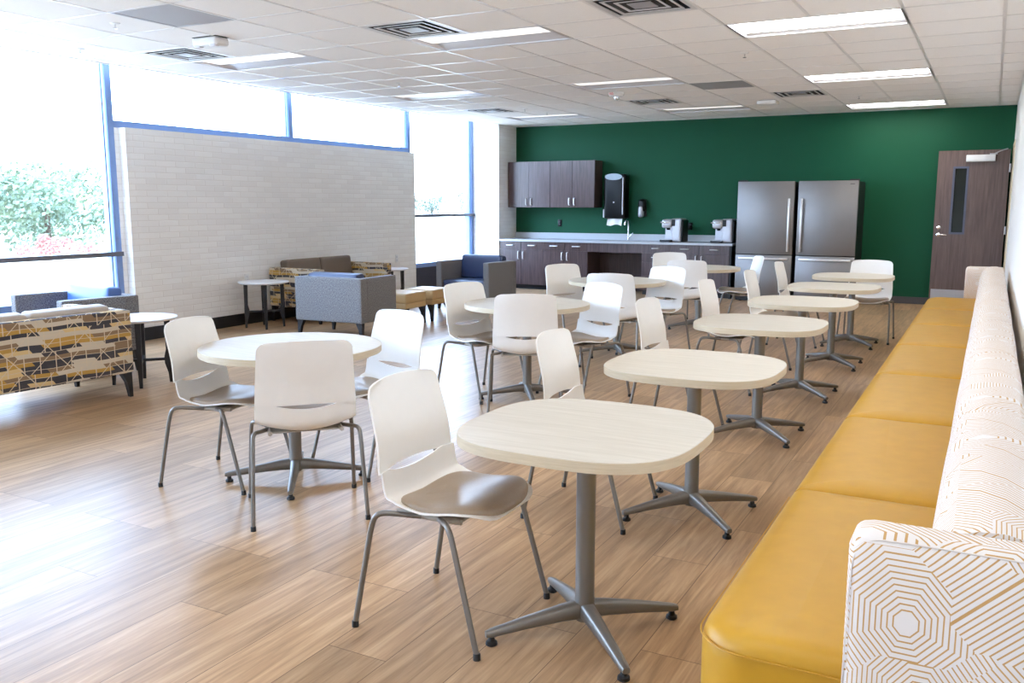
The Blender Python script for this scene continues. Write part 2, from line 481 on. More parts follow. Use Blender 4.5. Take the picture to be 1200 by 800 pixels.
# ------------------------------------------------------------------ room shell
YB, YR = 13.98, -3.0              # back wall, wall behind the camera
XR, XW = .185, -7.95              # right wall, window line
ZC = 2.74
G0X, G0Y, GS = -.026, 6.814, .6117
struct('floor', MB().box(-8.1, 1.5, YR, YB + .1, -.1, 0), M['floor'])
struct('wall_back', MB().box(-8.1, 1.5, YB, YB + .12, 0, 3.1), M['green'])
struct('wall_rear', MB().box(-8.1, 1.5, YR - .12, YR, 0, 3.1), M['white_wall'])
DY0, DY1, DZ = 12.86, 13.80, 2.16
struct('wall_right', MB().box(XR, XR + .12, YR, DY0, 0, 3.1).box(XR, XR + .12, DY1, YB, 0, 3.1).box(XR, XR + .12, DY0, DY1, DZ, 3.1), M['white_wall'])
struct('wall_hallway', MB().box(1.4, 1.5, YR, YB, 0, 3.1), M['white_wall'])
struct('trim_1', MB().box(XR - .012, XR + .13, DY0 - .05, DY0, 0, DZ + .05).box(XR - .012, XR + .13, DY1, DY1 + .05, 0, DZ + .05).box(XR - .012, XR + .13, DY0, DY1, DZ, DZ + .05), plain('cream_door_frame', rgb(222, 208, 180), .45))
struct('baseboard_back', MB().box(-1.6, XR, YB - .012, YB, 0, .1), M['graybase'])
struct('baseboard_right', MB().box(XR - .012, XR, YR, DY0 - .05, 0, .1), M['graybase'])
struct('light_block_slab', MB().box(-8.1, 1.5, YR, YB + .1, 3.1, 3.2), M['white_wall'])  # unseen slab added above the ceiling to block light
XE = -7.53                        # ceiling edge by the windows
struct('trim_2', MB().box(XE - .02, XE, YR, YB, ZC, 3.1).box(-8.05, XE, YR, YB, 3.0, 3.1), M['white_wall'])

lights_on = [(-3, 0), (-3, 5), (-3, 10), (-3, -5), (-3, -10)]
lights_dim = [(-7, -1), (-7, 4), (-7, 9), (-11, -1), (-11, 4), (-11, 9)]
vents = [(-7, -2), (-11, -2), (-4, -2), (-7, 7), (-11, 7), (-4, 7)]
rets = [(-5, 5), (-9, -4)]
holes = set()
for i, j in lights_on + lights_dim: holes |= {(i, j), (i + 1, j)}
holes |= set(vents) | set(rets)
def gx(i): return G0X + GS * i
def gy(j): return G0Y + GS * j
ce = MB(); gr = MB()
for i in range(-13, 1):
    x0, x1 = max(gx(i), XE), min(gx(i + 1), XR)
    if x1 <= x0: continue
    for j in range(-17, 13):
        y0, y1 = max(gy(j), YR), min(gy(j + 1), YB)
        if y1 <= y0 or (i, j) in holes: continue
        ce.box(x0, x1, y0, y1, ZC, ZC + .018)
for i in range(-12, 1): gr.box(gx(i) - .011, gx(i) + .011, YR, YB, ZC - .005, ZC + .001)
for j in range(-16, 12):
    a = XE
    for i in range(-13, 1):         # cross tees stop at the fittings that fill two cells
        x0, x1 = max(gx(i), XE), min(gx(i + 1), XR)
        gr.box(x0, x1, gy(j) - .011, gy(j) + .011, ZC - .004, ZC + .001)
gr.box(XE, XE + .03, YR, YB, ZC - .005, ZC + .001).box(XR - .02, XR, YR, YB, ZC - .005, ZC + .001).box(XE, XR, YB - .02, YB, ZC - .005, ZC + .001)
struct('ceiling', ce, M['tile'])
# tees that would cross the middle of a two-cell light are left out
gr2 = MB()
mid = {(i + 1, j) for i, j in lights_on + lights_dim}
for i in range(-12, 1):
    j0 = -17
    for j in range(-17, 13):
        if (i, j) in mid: continue
        y0, y1 = max(gy(j), YR), min(gy(j + 1), YB)
        if y1 > y0: gr2.box(gx(i) - .012, gx(i) + .012, y0, y1, ZC - .003, ZC + .001)
for j in range(-16, 12): gr2.box(XE, XR, gy(j) - .012, gy(j) + .012, ZC - .0025, ZC + .001)
gr2.box(XE, XE + .03, YR, YB, ZC - .005, ZC + .001).box(XR - .02, XR, YR, YB, ZC - .005, ZC + .001).box(XE, XR, YB - .02, YB, ZC - .005, ZC + .001)
struct('trim_3', gr2, M['grid'])

# brick half wall, corner pier, window wall
BX, BY0, BY1, BZ = -7.80, 6.275, 11.43, 2.19
struct('wall_left', MB().box(-7.9, BX, BY0, BY1, 0, BZ), M['brick'])
struct('baseboard_left', MB().box(BX, BX + .014, BY0, BY1, 0, .135), M['base'])
struct('wall_pier', MB().box(-8.1, -7.40, 13.35, YB, 0, 3.1), M['brick'])
mull = [-1.61, .99, 3.59, 6.19, 8.84, 11.44, 13.315]
W0, W1 = -8.04, -7.9
ys = [YR] + mull
for n in range(len(ys) - 1):
    a, bb = ys[n], ys[n + 1]
    solid = n in (4, 5)
    z0 = BZ + .07 if solid else .50
    root = bpy.data.objects.new('window_%d' % (n + 1), None); C.objects.link(root); root['kind'] = 'structure'
    obj('mullion', MB().box(W0, W1, bb - .035, bb + .035, .0 if not solid else 0.0, 3.0), M['alu'], root, 0)
    obj('glazing_stop', MB().box(W1 - .05, W1 - .02, bb - .075, bb - .06, z0, 3.0), M['alu'], root, 0)
    obj('window_sill', MB().box(W0, W1, a + .035, bb - .035, z0 - .07, z0), M['alu'], root, 0)
    obj('pane', MB().box(-7.985, -7.975, a + .035, bb - .035, z0, 3.0), M['glass'], root, 0)
    if not solid:
        zr = 1.24 if n == 6 else .917
        obj('rail', MB().box(W0, W1 + .03, a + .035, bb + .035, zr - .022, zr + .022), M['alud'], root, 0)
        obj('knee_wall', MB().box(W0, W1 - .01, a, bb, 0, z0 - .05), M['knee'], root, 0)
    else:
        obj('backing', MB().box(W0, W1 - .001, a, bb, 0, z0 - .05), M['brick'], root, 0)

# outdoors
struct('ground', MB().box(-260, -8.1, -120, 260, -.25, -.12), M['concrete'])
def tree(x, y, h, w, name, label, group, leafm, seed, trunk=True):
    rnd = random.Random(seed); t = thing(name, label, 'tree' if trunk else 'shrub', (x, y, -.12), 0, group)
    fo = MB()
    blobs = [(rnd.uniform(-.5, .5) * w, rnd.uniform(-.5, .5) * w, h * rnd.uniform(.25 if trunk else .15, .8), rnd.uniform(.22, .4) * min(w, h)) for _ in range(14)]
    s = .028 * h + .02
    for bx, by, bz, br in blobs:
        for k in range(240):
            v = Vector((rnd.gauss(0, 1), rnd.gauss(0, 1), rnd.gauss(0, 1))).normalized() * br * rnd.uniform(.6, 1.05)
            c = Vector((bx, by, max(.1, bz + v.z * .9))) + Vector((v.x, v.y, 0))
            a = Vector((rnd.gauss(0, 1), rnd.gauss(0, 1), rnd.gauss(0, 1))).normalized(); q = a.orthogonal().normalized(); w2 = a.cross(q)
            fo.add([c + q * s, c + w2 * s * .6, c - q * s, c - w2 * s * .6], [(0, 1, 2, 3)])
    obj('foliage', fo, leafm, t, 0)
    if trunk:
        tk = MB().tube([(0, 0, -.02), (.03, 0, h * .3), (0, .05, h * .55)], [.05 * h, .035 * h, .02 * h])
        obj('trunk', tk, M['bark'], t)
    return t
for k, (x, y, h, w, lb) in enumerate([
        (-27, 14.8, 2.9, 3.2, 'pale green leafy tree farthest left outside the big left window'),
        (-27, 18.5, 2.6, 3.2, 'pale green leafy tree in the middle of the big left window'),
        (-27, 23.0, 2.5, 3.0, 'pale green leafy tree outside next to the first window post'),
        (-34, 23.0, 3.4, 3.4, 'taller faint tree behind the left trees outside'),
        (-62, 86, 3.4, 5, 'hazy distant tree left in the narrow window by the corner'),
        (-61, 93, 3.1, 5, 'hazy distant tree in the middle of the narrow window by the corner'),
        (-60, 101, 3.5, 5, 'hazy distant tree right in the narrow window by the corner')]):
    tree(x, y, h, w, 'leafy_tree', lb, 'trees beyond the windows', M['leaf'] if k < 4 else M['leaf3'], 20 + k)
tree(-23, 16.4, .75, 2.2, 'red_shrub', 'low reddish shrub on the bright ground outside the left window', None, M['leaf2'], 77, False)

# ------------------------------------------------------------------ ceiling fittings
def troffer(i, j, lensm, label, grp):
    x0, x1, y0, y1 = gx(i), gx(i + 2), gy(j), gy(j + 1)
    t = thing('ceiling_light', label, 'ceiling light', ((x0 + x1) / 2, (y0 + y1) / 2, ZC), 0, grp)
    a, b2 = (x1 - x0) / 2, (y1 - y0) / 2
    f = MB()
    for q in ((-a, a, -b2, -b2 + .02), (-a, a, b2 - .02, b2), (-a, -a + .02, -b2 + .02, b2 - .02), (a - .02, a, -b2 + .02, b2 - .02)):
        f.box(q[0], q[1], q[2], q[3], -.003, .012)
    obj('frame', f, M['reflector'], t, 0)
    A = [(-a + .02, -b2 + .02), (a - .02, -b2 + .02), (a - .02, b2 - .02), (-a + .02, b2 - .02)]
    yl = .2 if lensm is M['lamp_on'] else .03  # lit type: emitting diffuser widened to stand in for glow on the reflector
    B = [(-a + .05, -.262), (a - .05, -.262), (a - .05, yl), (-a + .05, yl)]
    V = [(x, y, .006) for x, y in A] + [(x, y, .034) for x, y in B]
    V += [(x, y, .1) for x, y in A]
    F = [(k, (k + 1) % 4, 4 + (k + 1) % 4, 4 + k) for k in range(4)] + [(k, (k + 1) % 4, 8 + (k + 1) % 4, 8 + k) for k in range(4)] + [(8, 9, 10, 11)]
    pan = MB().add(V, F); obj('reflector', pan, M['reflector'], t, 0)
    obj('diffuser', MB().box(-a + .05, a - .05, -.262, yl, .016, .034), lensm, t, 0)
    return t
LON = ['large lit ceiling panel light nearest the top right of the photo', 'lit ceiling panel light second in the right-hand row', 'lit ceiling panel light nearest the green wall, above the refrigerators', 'lit ceiling panel light above the nearest square table, past the top of the frame', 'lit ceiling panel light overhead behind the camera']
for (i, j), lb in zip(lights_on, LON): troffer(i, j, M['lamp_on'], lb, 'lit ceiling lights along the banquette')
LDM = ['dimmed ceiling panel light beside the square vent, top middle', 'dimmed ceiling panel light in the middle row above the round tables', 'dimmed ceiling panel light in the middle row closest to the green wall', 'dimmed ceiling panel light by the windows above the first window post', 'dimmed ceiling panel light above the third window post', 'dimmed ceiling panel light near the white corner pier']
for (i, j), lb in zip(lights_dim, LDM): troffer(i, j, M['lamp_dim'], lb, 'dimmed ceiling lights toward the windows')

def vent():
    t = thing('ceiling_vent', 'x', 'ceiling vent'); h = GS / 2 - .012
    bk = MB()
    bk.add([(-h, -h, 0), (h, -h, 0), (h, h, 0), (-h, h, 0), (-h, -h, .12), (h, -h, .12), (h, h, .12), (-h, h, .12)],
           [(0, 1, 5, 4), (1, 2, 6, 5), (2, 3, 7, 6), (3, 0, 4, 7), (4, 5, 6, 7)])
    obj('backing', bk, M['ventd'], t, 0)
    def ring(o, i, zo, zi):
        m = MB()
        V = [(sx * o, sy * o, zo) for sx, sy in ((-1, -1), (1, -1), (1, 1), (-1, 1))] + [(sx * i, sy * i, zi) for sx, sy in ((-1, -1), (1, -1), (1, 1), (-1, 1))]
        V2 = [(x, y, z + .004) for x, y, z in V]
        F = [(k, (k + 1) % 4, 4 + (k + 1) % 4, 4 + k) for k in range(4)]
        F2 = [tuple(q + 8 for q in f) for f in F]
        E = [(k, (k + 1) % 4, 8 + (k + 1) % 4, 8 + k) for k in range(4)] + [(4 + k, 4 + (k + 1) % 4, 12 + (k + 1) % 4, 12 + k) for k in range(4)]
        return m.add(V + V2, F + F2 + E)
    obj('frame', ring(h, h - .035, -.002, -.002), M['ventm'], t, 0)
    for o in (.222, .150):
        obj('louver', ring(o, o - .020, -.005, -.003), M['ventm'], t, 0)
        obj('louver_blade', ring(o - .018, o - .05, -.002, .06), M['ventd'], t, 0)
    obj('centre_plate', MB().box(-.082, .082, -.082, .082, -.005, .0), M['retm'], t, 0)
    return t
v0 = vent()
VL = ['square ceiling vent touching the dimmed light, upper middle of the photo', 'square ceiling vent close to the left windows', 'square ceiling vent cut by the top edge of the photo', 'ceiling vent near the red-lettered strobe', 'ceiling vent near the white corner pier', 'ceiling vent in front of the farthest lit ceiling light']
for n, ((i, j), lb) in enumerate(zip(vents, VL)):
    loc = (gx(i) + GS / 2, gy(j) + GS / 2, ZC)
    place(v0, loc, 0, lb, 'square ceiling vents') if n == 0 else dup(v0, loc, 0, lb, 'square ceiling vents')
for (i, j), lb in zip(rets, ['flat grey return grille between two rows of lights on the right', 'flat grey return grille at upper left with a soft shine']):
    t = thing('return_grille', lb, 'ceiling grille', (gx(i) + GS / 2, gy(j) + GS / 2, ZC), 0, 'flat grey return grilles')
    h = GS / 2 - .012
    obj('panel', MB().box(-h + .02, h - .02, -h + .02, h - .02, -.001, .01), M['retm'], t, 0)
    f = MB()
    for q in ((-h, h, -h, -h + .02), (-h, h, h - .02, h), (-h, -h + .02, -h + .02, h - .02), (h - .02, h, -h + .02, h - .02)): f.box(*q, -.003, .012)
    obj('frame', f, M['retm'], t, 0)

sp = [(-9.44, -3.55), (-11.41, -2.58), (-9.54, 2.46), (-9.54, 7.38), (-9.43, 8.31), (-3.28, 2.18), (-2.5, 8.4)]
SL = ['sprinkler head at upper left beside the grey grille', 'tiny sprinkler head nearest the left window', 'sprinkler head near the third window post', 'sprinkler head left of the farthest dimmed light', 'sprinkler head above the farthest dimmed light', 'sprinkler head between two lit panel lights on the right', 'sprinkler head by the farthest lit panel light']
s0 = thing('sprinkler_head', 'x', 'sprinkler')
obj('escutcheon', MB().lathe([(.004, -.001), (.04, -.001), (.034, -.008), (.012, -.012)]), M['white'], s0)
obj('deflector', MB().tube([(0, 0, -.01), (0, 0, -.04)], .006).lathe([(.005, -.038), (.016, -.04), (.016, -.043), (.004, -.043)]), M['chrome'], s0)
for n, ((i, j), lb) in enumerate(zip(sp, SL)):
    loc = (gx(i), gy(j), ZC + .004)
    place(s0, loc, 0, lb, 'ceiling sprinklers') if n == 0 else dup(s0, loc, 0, lb, 'ceiling sprinklers')

t = thing('alarm_strobe', 'white round ceiling strobe with red lettering', 'alarm strobe', (gx(-6.61), gy(5.62), ZC + .004), R(-28))
obj('housing', MB().lathe([(.01, 0), (.095, 0), (.1, -.012), (.085, -.045), (.06, -.055), (.01, -.056)], n=32), M['white'], t)
obj('lens', MB().lathe([(.03, -.05), (.03, -.075), (.022, -.09), (.008, -.095)]), M['chrome'], t)
def text(body, size, mat, parent, loc, rot, ext=.0005):
    cu = bpy.data.curves.new('lettering', 'FONT'); cu.body = body; cu.size = size; cu.extrude = ext; cu.align_x = 'CENTER'; cu.align_y = 'CENTER'
    tmp = bpy.data.objects.new('lettering', cu); C.objects.link(tmp); bpy.context.view_layer.update()
    me = bpy.data.meshes.new_from_object(tmp.evaluated_get(bpy.context.evaluated_depsgraph_get()))
    bpy.data.objects.remove(tmp); me.materials.clear(); me.materials.append(mat)
    o = bpy.data.objects.new('lettering', me); C.objects.link(o)
    o.parent = parent; o.location = loc; o.rotation_euler = rot
    return o
text('FIRE', .045, M['red'], t, (.012, -.0945, -.028), (R(90 + 24), 0, 0))

def access_point(loc, rz, label):
    t = thing('access_point', label, 'ceiling device', loc, rz)
    obj('housing', MB().rbox((0, 0, -.032), (.25, .21, .05), .02), M['white'], t)
    obj('bracket', MB().box(-.1, .1, -.08, .08, -.008, .0), M['ventd'], t, 0)
    return t
access_point((gx(-4.3), gy(8.4), ZC + .004), R(0), 'white flat ceiling device near the farthest right vent')
t = thing('emergency_light', 'white box emergency light on the ceiling near the left vent', 'emergency light', (gx(-9.16), gy(-2.32), ZC + .004), R(0))
obj('housing', MB().rbox((0, 0, -.042), (.27, .15, .07), .025), M['white'], t)
obj('bracket', MB().box(-.13, .13, -.07, .07, -.008, 0), M['ventd'], t, 0)
for s in (-1, 1): obj('lamp', MB().rbox((s * .085, -.045, -.07), (.07, .05, .03), .012), M['reflector'], t)

# ------------------------------------------------------------------ stacking chair
PROF = [(-.236, .822), (-.224, .765), (-.203, .685), (-.185, .605), (-.175, .535), (-.168, .480), (-.152, .436), (-.108, .410), (-.03, .407), (.06, .417), (.14, .431), (.20, .430), (.236, .414)]
PS = spline([(a, 0, b) for a, b in PROF], 240)
ARC = [0.0]
for a, b in zip(PS, PS[1:]): ARC.append(ARC[-1] + (b - a).length)
LEN = ARC[-1]
def prof_at(s):
    s = max(0, min(LEN, s)); lo, hi = 0, 240
    while hi - lo > 1:
        m_ = (lo + hi) // 2
        if ARC[m_] <= s: lo = m_
        else: hi = m_
    f = (s - ARC[lo]) / max(1e-9, ARC[hi] - ARC[lo])
    p = PS[lo].lerp(PS[hi], f); tg = (PS[min(hi + 3, 240)] - PS[max(lo - 3, 0)]).normalized()
    return p, Vector((-tg.z, 0, tg.x)) * -1 if False else Vector((-tg.z, 0, tg.x))
def halfw(s):
    if s < .3: w = .205 + .018 * s / .3
    elif s < .46: w = .223
    else: w = .223 - .018 * (s - .46) / (LEN - .46)
    for dd, rr in ((s, .042), (LEN - s, .10)):
        if dd < rr: w -= rr - math.sqrt(max(0, rr * rr - (rr - dd) ** 2))
    return w
def kcurve(s):
    x = s / LEN
    if x < .35: return .034
    if x < .56: return .034 + .016 * (x - .35) / .21
    if x < .72: return .050 - .030 * (x - .56) / .16
    return .020 - .008 * (x - .72) / .28
def shell_pt(s, t, off=0.0):
    p, nrm = prof_at(s); w = halfw(s)
    q = p + nrm * (kcurve(s) * t * t * min(1, (w / .2)) + off)
    z = q.z + (.014 * (1 - t * t) * max(0, 1 - s / .12))
    return Vector((q.x, w * t, z))
S_SLOT = ARC[min(range(241), key=lambda k: abs(PS[k].z - .535) + (0 if k < 140 else 9))]
def chair():
    t = thing('stacking_chair', 'x', 'chair')
    def lens(tt, w=.74): return max(0, 1 - (tt / w) ** 2)
    NT = 25; cols = [-1 + 2 * k / (NT - 1) for k in range(NT)]
    cols = [math.sin(c * math.pi / 2) * .35 + c * .65 for c in cols]
    rows = 22
    top = []
    for i in range(rows):
        f = i / (rows - 1)
        top.append([shell_pt(f ** 1.25 * (S_SLOT - .008 * lens(c)), c, -.004 * f ** 6 if False else -.007 * max(0, f - .7) / .3) for c in cols])
    obj('backrest', MB().sheet(top, .007), M['shell'], t, 50)
    bot = []
    for i in range(rows + 8):
        f = i / (rows + 7)
        s0_ = S_SLOT - .004 + .006 * lens(c) if False else None
        row = []
        for c in cols:
            s1 = S_SLOT - .006 + .024 * lens(c)
            e = LEN - .0005
            g = 1 - (1 - f) ** 1.2
            row.append(shell_pt(s1 + (e - s1) * g, c, .004 * (1 - min(1, f / .12))))
        bot.append(row)
    obj('seat', MB().sheet(bot, .007), M['shell'], t, 50)
    # upholstered pad
    zs = lambda u_, v_: None
    def seat_z(u_, v_):
        lo = min(range(120, 241), key=lambda k: abs(PS[k].x - u_)); s = ARC[lo]
        tt = v_ / max(.05, halfw(s))
        return PS[lo].z + kcurve(s) * tt * tt
    pad = MB(); V = []; Fc = []; n = 48
    lev = [(1.0, .003), (1.0, .012), (.985, .018), (.94, .022), (.8, .027), (.55, .031), (.28, .033)]
    for rr, hh in lev:
        for k in range(n):
            a = 2 * math.pi * k / n; ca, sa = math.cos(a), math.sin(a)
            e = 2 / 3.4
            uu = .052 + rr * .182 * math.copysign(abs(ca) ** e, ca); vv = rr * .211 * math.copysign(abs(sa) ** e, sa)
            V.append((uu, vv, seat_z(uu, vv) + hh))
    V.append((.05, 0, seat_z(.05, 0) + .033))
    for i in range(len(lev) - 1):
        for k in range(n): Fc.append((i * n + k, i * n + (k + 1) % n, (i + 1) * n + (k + 1) % n, (i + 1) * n + k))
    for k in range(n): Fc.append(((len(lev) - 1) * n + k, (len(lev) - 1) * n + (k + 1) % n, len(V) - 1))
    Fc.append(tuple(range(n))[::-1])
    pad.add(V, Fc); obj('seat_pad', pad, M['pad'], t, 60)
    fr = MB()
    for s in (-1, 1): fr.tube([(-.12, s * .160, .402), (.0, s * .158, .399), (.13, s * .160, .404)], .010, 8)
    fr.box(-.085, .12, -.165, .165, .393, .401, .003)
    obj('seat_frame', fr, M['undertray'], t, 40)
    for s in (-1, 1):
        for path in ([(-.02, s * .165, .402), (-.08, s * .195, .408), (-.125, s * .222, .413), (-.150, s * .233, .406), (-.165, s * .2365, .385), (-.178, s * .239, .34), (-.24, s * .2525, .012)],
                     [(.05, s * .165, .402), (.085, s * .195, .407), (.112, s * .220, .409), (.126, s * .231, .40), (.137, s * .235, .38), (.150, s * .238, .34), (.24, s * .2525, .012)]):
            pp = spline(path[:-1], 18) + [Vector(path[-1])]
            lg = obj('leg', MB().tube(pp, .0098, 10), M['steel'], t)
            x, y, z = path[-1]
            obj('foot_cap', MB().lathe([(.0105, .022), (.0118, .02), (.0122, .0), (.008, 0)], (x, y, 0), 12), M['rubber'], lg)
    return t

CH = [  # x, y, heading (deg), label, group
    (-1.578, 2.516, 0, 'white chair with taupe seat pad drawn up to the nearest soft-square table', 'b'),
    (-1.577, 3.74, 3, 'white chair whose back rises behind the nearest soft-square table, at the second table', 'b'),
    (-1.681, 5.319, -1, 'white chair at the third soft-square table from the front', 'b'),
    (-1.749, 6.87, -1, 'white chair with seat pad showing under the third soft-square table, drawn up to the fourth', 'b'),
    (-1.69, 8.066, 0, 'white chair beside the fifth soft-square table, two from the refrigerators', 'b'),
    (-1.705, 9.40, 0, 'white chair at the farthest soft-square table, in front of the right refrigerator', 'b'),
    (-1.10, 9.974, -91, 'white chair facing the camera beyond the farthest soft-square table, before the green wall', 'b'),
    (-3.465, 3.307, 12.7, 'white chair at the left of the nearest round table, by the black-legged side table', 'r'),
    (-2.768, 3.113, 135.7, 'white chair with its back to the camera at the nearest round table', 'r'),
    (-2.94, 3.87, -105, 'white chair at the far side of the nearest round table', 'r'),
    (-3.315, 5.72, -15, 'white chair at the left of the second round table, in front of the camel ottomans', 'r'),
    (-2.80, 5.43, 117, 'white chair with its back to the camera at the second round table', 'r'),
    (-2.631, 6.05, -115, 'white chair at the right of the second round table, facing left', 'r'),
    (-3.564, 7.945, -28.8, 'white chair at the left of the third round table, before the dark base cabinets', 'r'),
    (-2.914, 7.376, 100.2, 'white chair with its back to the camera at the third round table', 'r'),
    (-2.757, 8.00, -109, 'white chair at the right of the third round table, facing left', 'r'),
    (-3.375, 10.439, -59, 'white chair at the far left of the farthest round table, below the coffee makers', 'r'),
    (-2.891, 9.451, 105, 'white chair with its back to the camera at the farthest round table', 'r'),
    (-2.51, 10.27, -152, 'white chair seen from the side at the farthest round table, by the left refrigerator', 'r'),
]
GR = {'b': 'white chairs along the banquette tables', 'r': 'white chairs around the round tables'}
c0 = chair()
for n, (x, y, h, lb, g) in enumerate(CH):
    (place if n == 0 else dup)(c0, (x, y, 0), R(h), lb, GR[g])

# ------------------------------------------------------------------ cafe tables
def table_base(t, zt, rad, ang0=45.0):
    obj('column', MB().lathe([(.03, .045), (.034, .06), (.034, .115), (.032, .13), (.032, zt - .012), (.06, zt - .012), (.06, zt)], n=28), M['steel'], t)
    for k in range(4):
        a = R(ang0 + 90 * k); ca, sa = math.cos(a), math.sin(a)
        secs = []
        for rr, zc, w, h in ((.02, .082, .052, .062), (.08, .078, .048, .054), (.2, .062, .038, .04), (rad - .02, .042, .03, .027), (rad, .039, .024, .02)):
            q = []
            for m_ in range(12):
                b = 2 * math.pi * m_ / 12; e = 2 / 3.2
                q_w = math.copysign(abs(math.cos(b)) ** e, math.cos(b)) * w / 2; q_h = math.copysign(abs(math.sin(b)) ** e, math.sin(b)) * h / 2
                q.append((ca * rr - sa * q_w, sa * rr + ca * q_w, zc + q_h))
            secs.append(q)
        lg = obj('leg', MB().loft(secs), M['steel'], t, 50)
        obj('glide', MB().lathe([(.016, 0), (.02, .003), (.019, .012), (.012, .016), (.009, .032)], (ca * (rad - .02), sa * (rad - .02), 0), 14), M['rubber'], lg)
def soft_square(w, n=3.0, m_=72):
    o = []
    for k in range(m_):
        a = 2 * math.pi * k / m_; e = 2 / n; ca, sa = math.cos(a), math.sin(a)
        o.append((math.copysign(abs(ca) ** e, ca) * w / 2, math.copysign(abs(sa) ** e, sa) * w / 2))
    return o
def cafe(name, outline, rad):
    t = thing(name, 'x', 'table'); zt = .71
    big = [(x * 1.0, y * 1.0) for x, y in outline]
    obj('edge_band', MB().prism(big, zt - .034, zt - .0015, .001), M['edge'], t, 30)
    sm = [(x * .9975, y * .9975) for x, y in outline]
    obj('tabletop', MB().prism(sm, zt - .004, zt, .0008), M['top'], t, 30)
    table_base(t, zt - .034, rad)
    return t
sq = cafe('cafe_table', soft_square(.765), .345)
SQ = [(-1.115, 2.60), (-1.141, 3.895), (-1.208, 5.49), (-1.204, 6.85), (-1.192, 8.25), (-1.20, 9.55)]
SQL = ['soft-square pale maple pedestal table nearest the camera', 'soft-square pale maple table, second from the camera along the banquette', 'soft-square pale maple table, third from the camera along the banquette', 'soft-square pale maple table, fourth from the camera along the banquette', 'soft-square pale maple table, fifth from the camera along the banquette', 'soft-square pale maple table farthest along the banquette, near the green wall']
for n, ((x, y), lb) in enumerate(zip(SQ, SQL)):
    (place if n == 0 else dup)(sq, (x, y, 0), 0, lb, 'soft-square tables along the banquette')
ro = cafe('round_table', soft_square(.915, 2.0, 96), .36)
RO = [(-3.125, 3.44, -8), (-2.952, 5.751, -10), (-3.095, 7.891, -8), (-2.915, 9.992, -8)]
ROL = ['round pale maple pedestal table nearest the lounge sofa at left', 'round pale maple table, second from the camera', 'round pale maple table, third from the camera', 'round pale maple table farthest from the camera, below the coffee makers']
for n, ((x, y, a), lb) in enumerate(zip(RO, ROL)):
    (place if n == 0 else dup)(ro, (x, y, 0), R(a), lb, 'round tables in the middle of the room')

# ------------------------------------------------------------------ banquette
bq = thing('banquette', 'long mustard banquette with white and tan patterned back along the right wall', 'banquette', (0, 0, 0))
BYA, BYB = 1.93, 10.46; SZ = .445
sec = [(BYA + (BYB - BYA) / 7 * k) for k in range(8)]
for k in range(7):
    a, b2 = sec[k], sec[k + 1]
    def tp(P, first=(k == 0), last=(k == 6), a=a, b2=b2):
        # plan corners rounded at the two ends of the run
        return P
    m_ = MB()
    # outline in plan (front corner rounded at ends), lofted with a soft crown
    xo, xi = -.56, .0
    pts = []
    rc = .13
    def arc(cx, cy, a0, a1, rr, nn=8): return [(cx + rr * math.cos(R(a0 + (a1 - a0) * q / nn)), cy + rr * math.sin(R(a0 + (a1 - a0) * q / nn))) for q in range(nn + 1)]
    r0 = rc if k == 0 else .012
    r1 = .07 if k == 6 else .012
    pts += [(xi, b2 - .002)] + arc(xo + r1, b2 - r1 - .002, 90, 180, r1) + arc(xo + r0, a + r0 + .002, 180, 270, r0) + [(xi, a + .002)]
    # densify
    dn = []
    for q in range(len(pts)):
        p0, p1 = pts[q], pts[(q + 1) % len(pts)]
        ns = max(1, int(math.hypot(p1[0] - p0[0], p1[1] - p0[1]) / .08))
        dn += [(p0[0] + (p1[0] - p0[0]) * w / ns, p0[1] + (p1[1] - p0[1]) * w / ns) for w in range(ns)]
    cxm, cym = (xo + xi) / 2, (a + b2) / 2
    secs = []
    for z, ins in ((.10, .01), (.105, 0.0), (SZ - .075, .0), (SZ - .05, .003), (SZ - .028, .012), (SZ - .012, .03), (SZ - .004, .055), (SZ + .002, .09), (SZ + .008, .15), (SZ + .011, .22)):
        q = []
        for x, y in dn:
            nx = min(xi, max(xo + ins, x)); 
            ny = min(b2 - ins * .6, max(a + ins * .6, y))
            # keep rounded plan by pulling to centre a little
            vx, vy = cxm - x, cym - y
            if (k == 0 and y < a + rc and x < xo + rc) or (k == 6 and y > b2 - r1 and x < xo + r1):
                ccx, ccy = (xo + rc, a + rc) if k == 0 else (xo + r1, b2 - r1)
                l = math.hypot(x - ccx, y - ccy) or 1
                rr = max(.0, l - ins)
                nx, ny = (ccx + (x - ccx) / l * rr, ccy + (y - ccy) / l * rr)
                if ins > l: nx, ny = max(nx, xo + ins), (max(ny, a + ins * .6) if k == 0 else min(ny, b2 - ins * .6))
            q.append((nx, ny, z))
        secs.append(q)
    m_.loft(secs)
    so = obj('seat_section', m_, M['mustard'], bq, 55)
    if k == 0:
        pth = [(xo + rc * (1 - math.cos(R(q))) - .002, 0, 0) for q in range(0, 91, 10)]
        path = [(xo - .003, a + 1.2, SZ - .045)] + [(xo + rc - (rc + .003) * math.cos(R(q)), a + rc - (rc + .003) * math.sin(R(q)), SZ - .045) for q in range(0, 91, 9)] + [(-.02, a - .003, SZ - .045)]
        obj('piping', MB().tube(path, .0022, 8), M['mustard2'], so)
obj('plinth', MB().box(-.5, .1, BYA + .06, BYB - .06, 0, .1), M['base'], bq, 0)
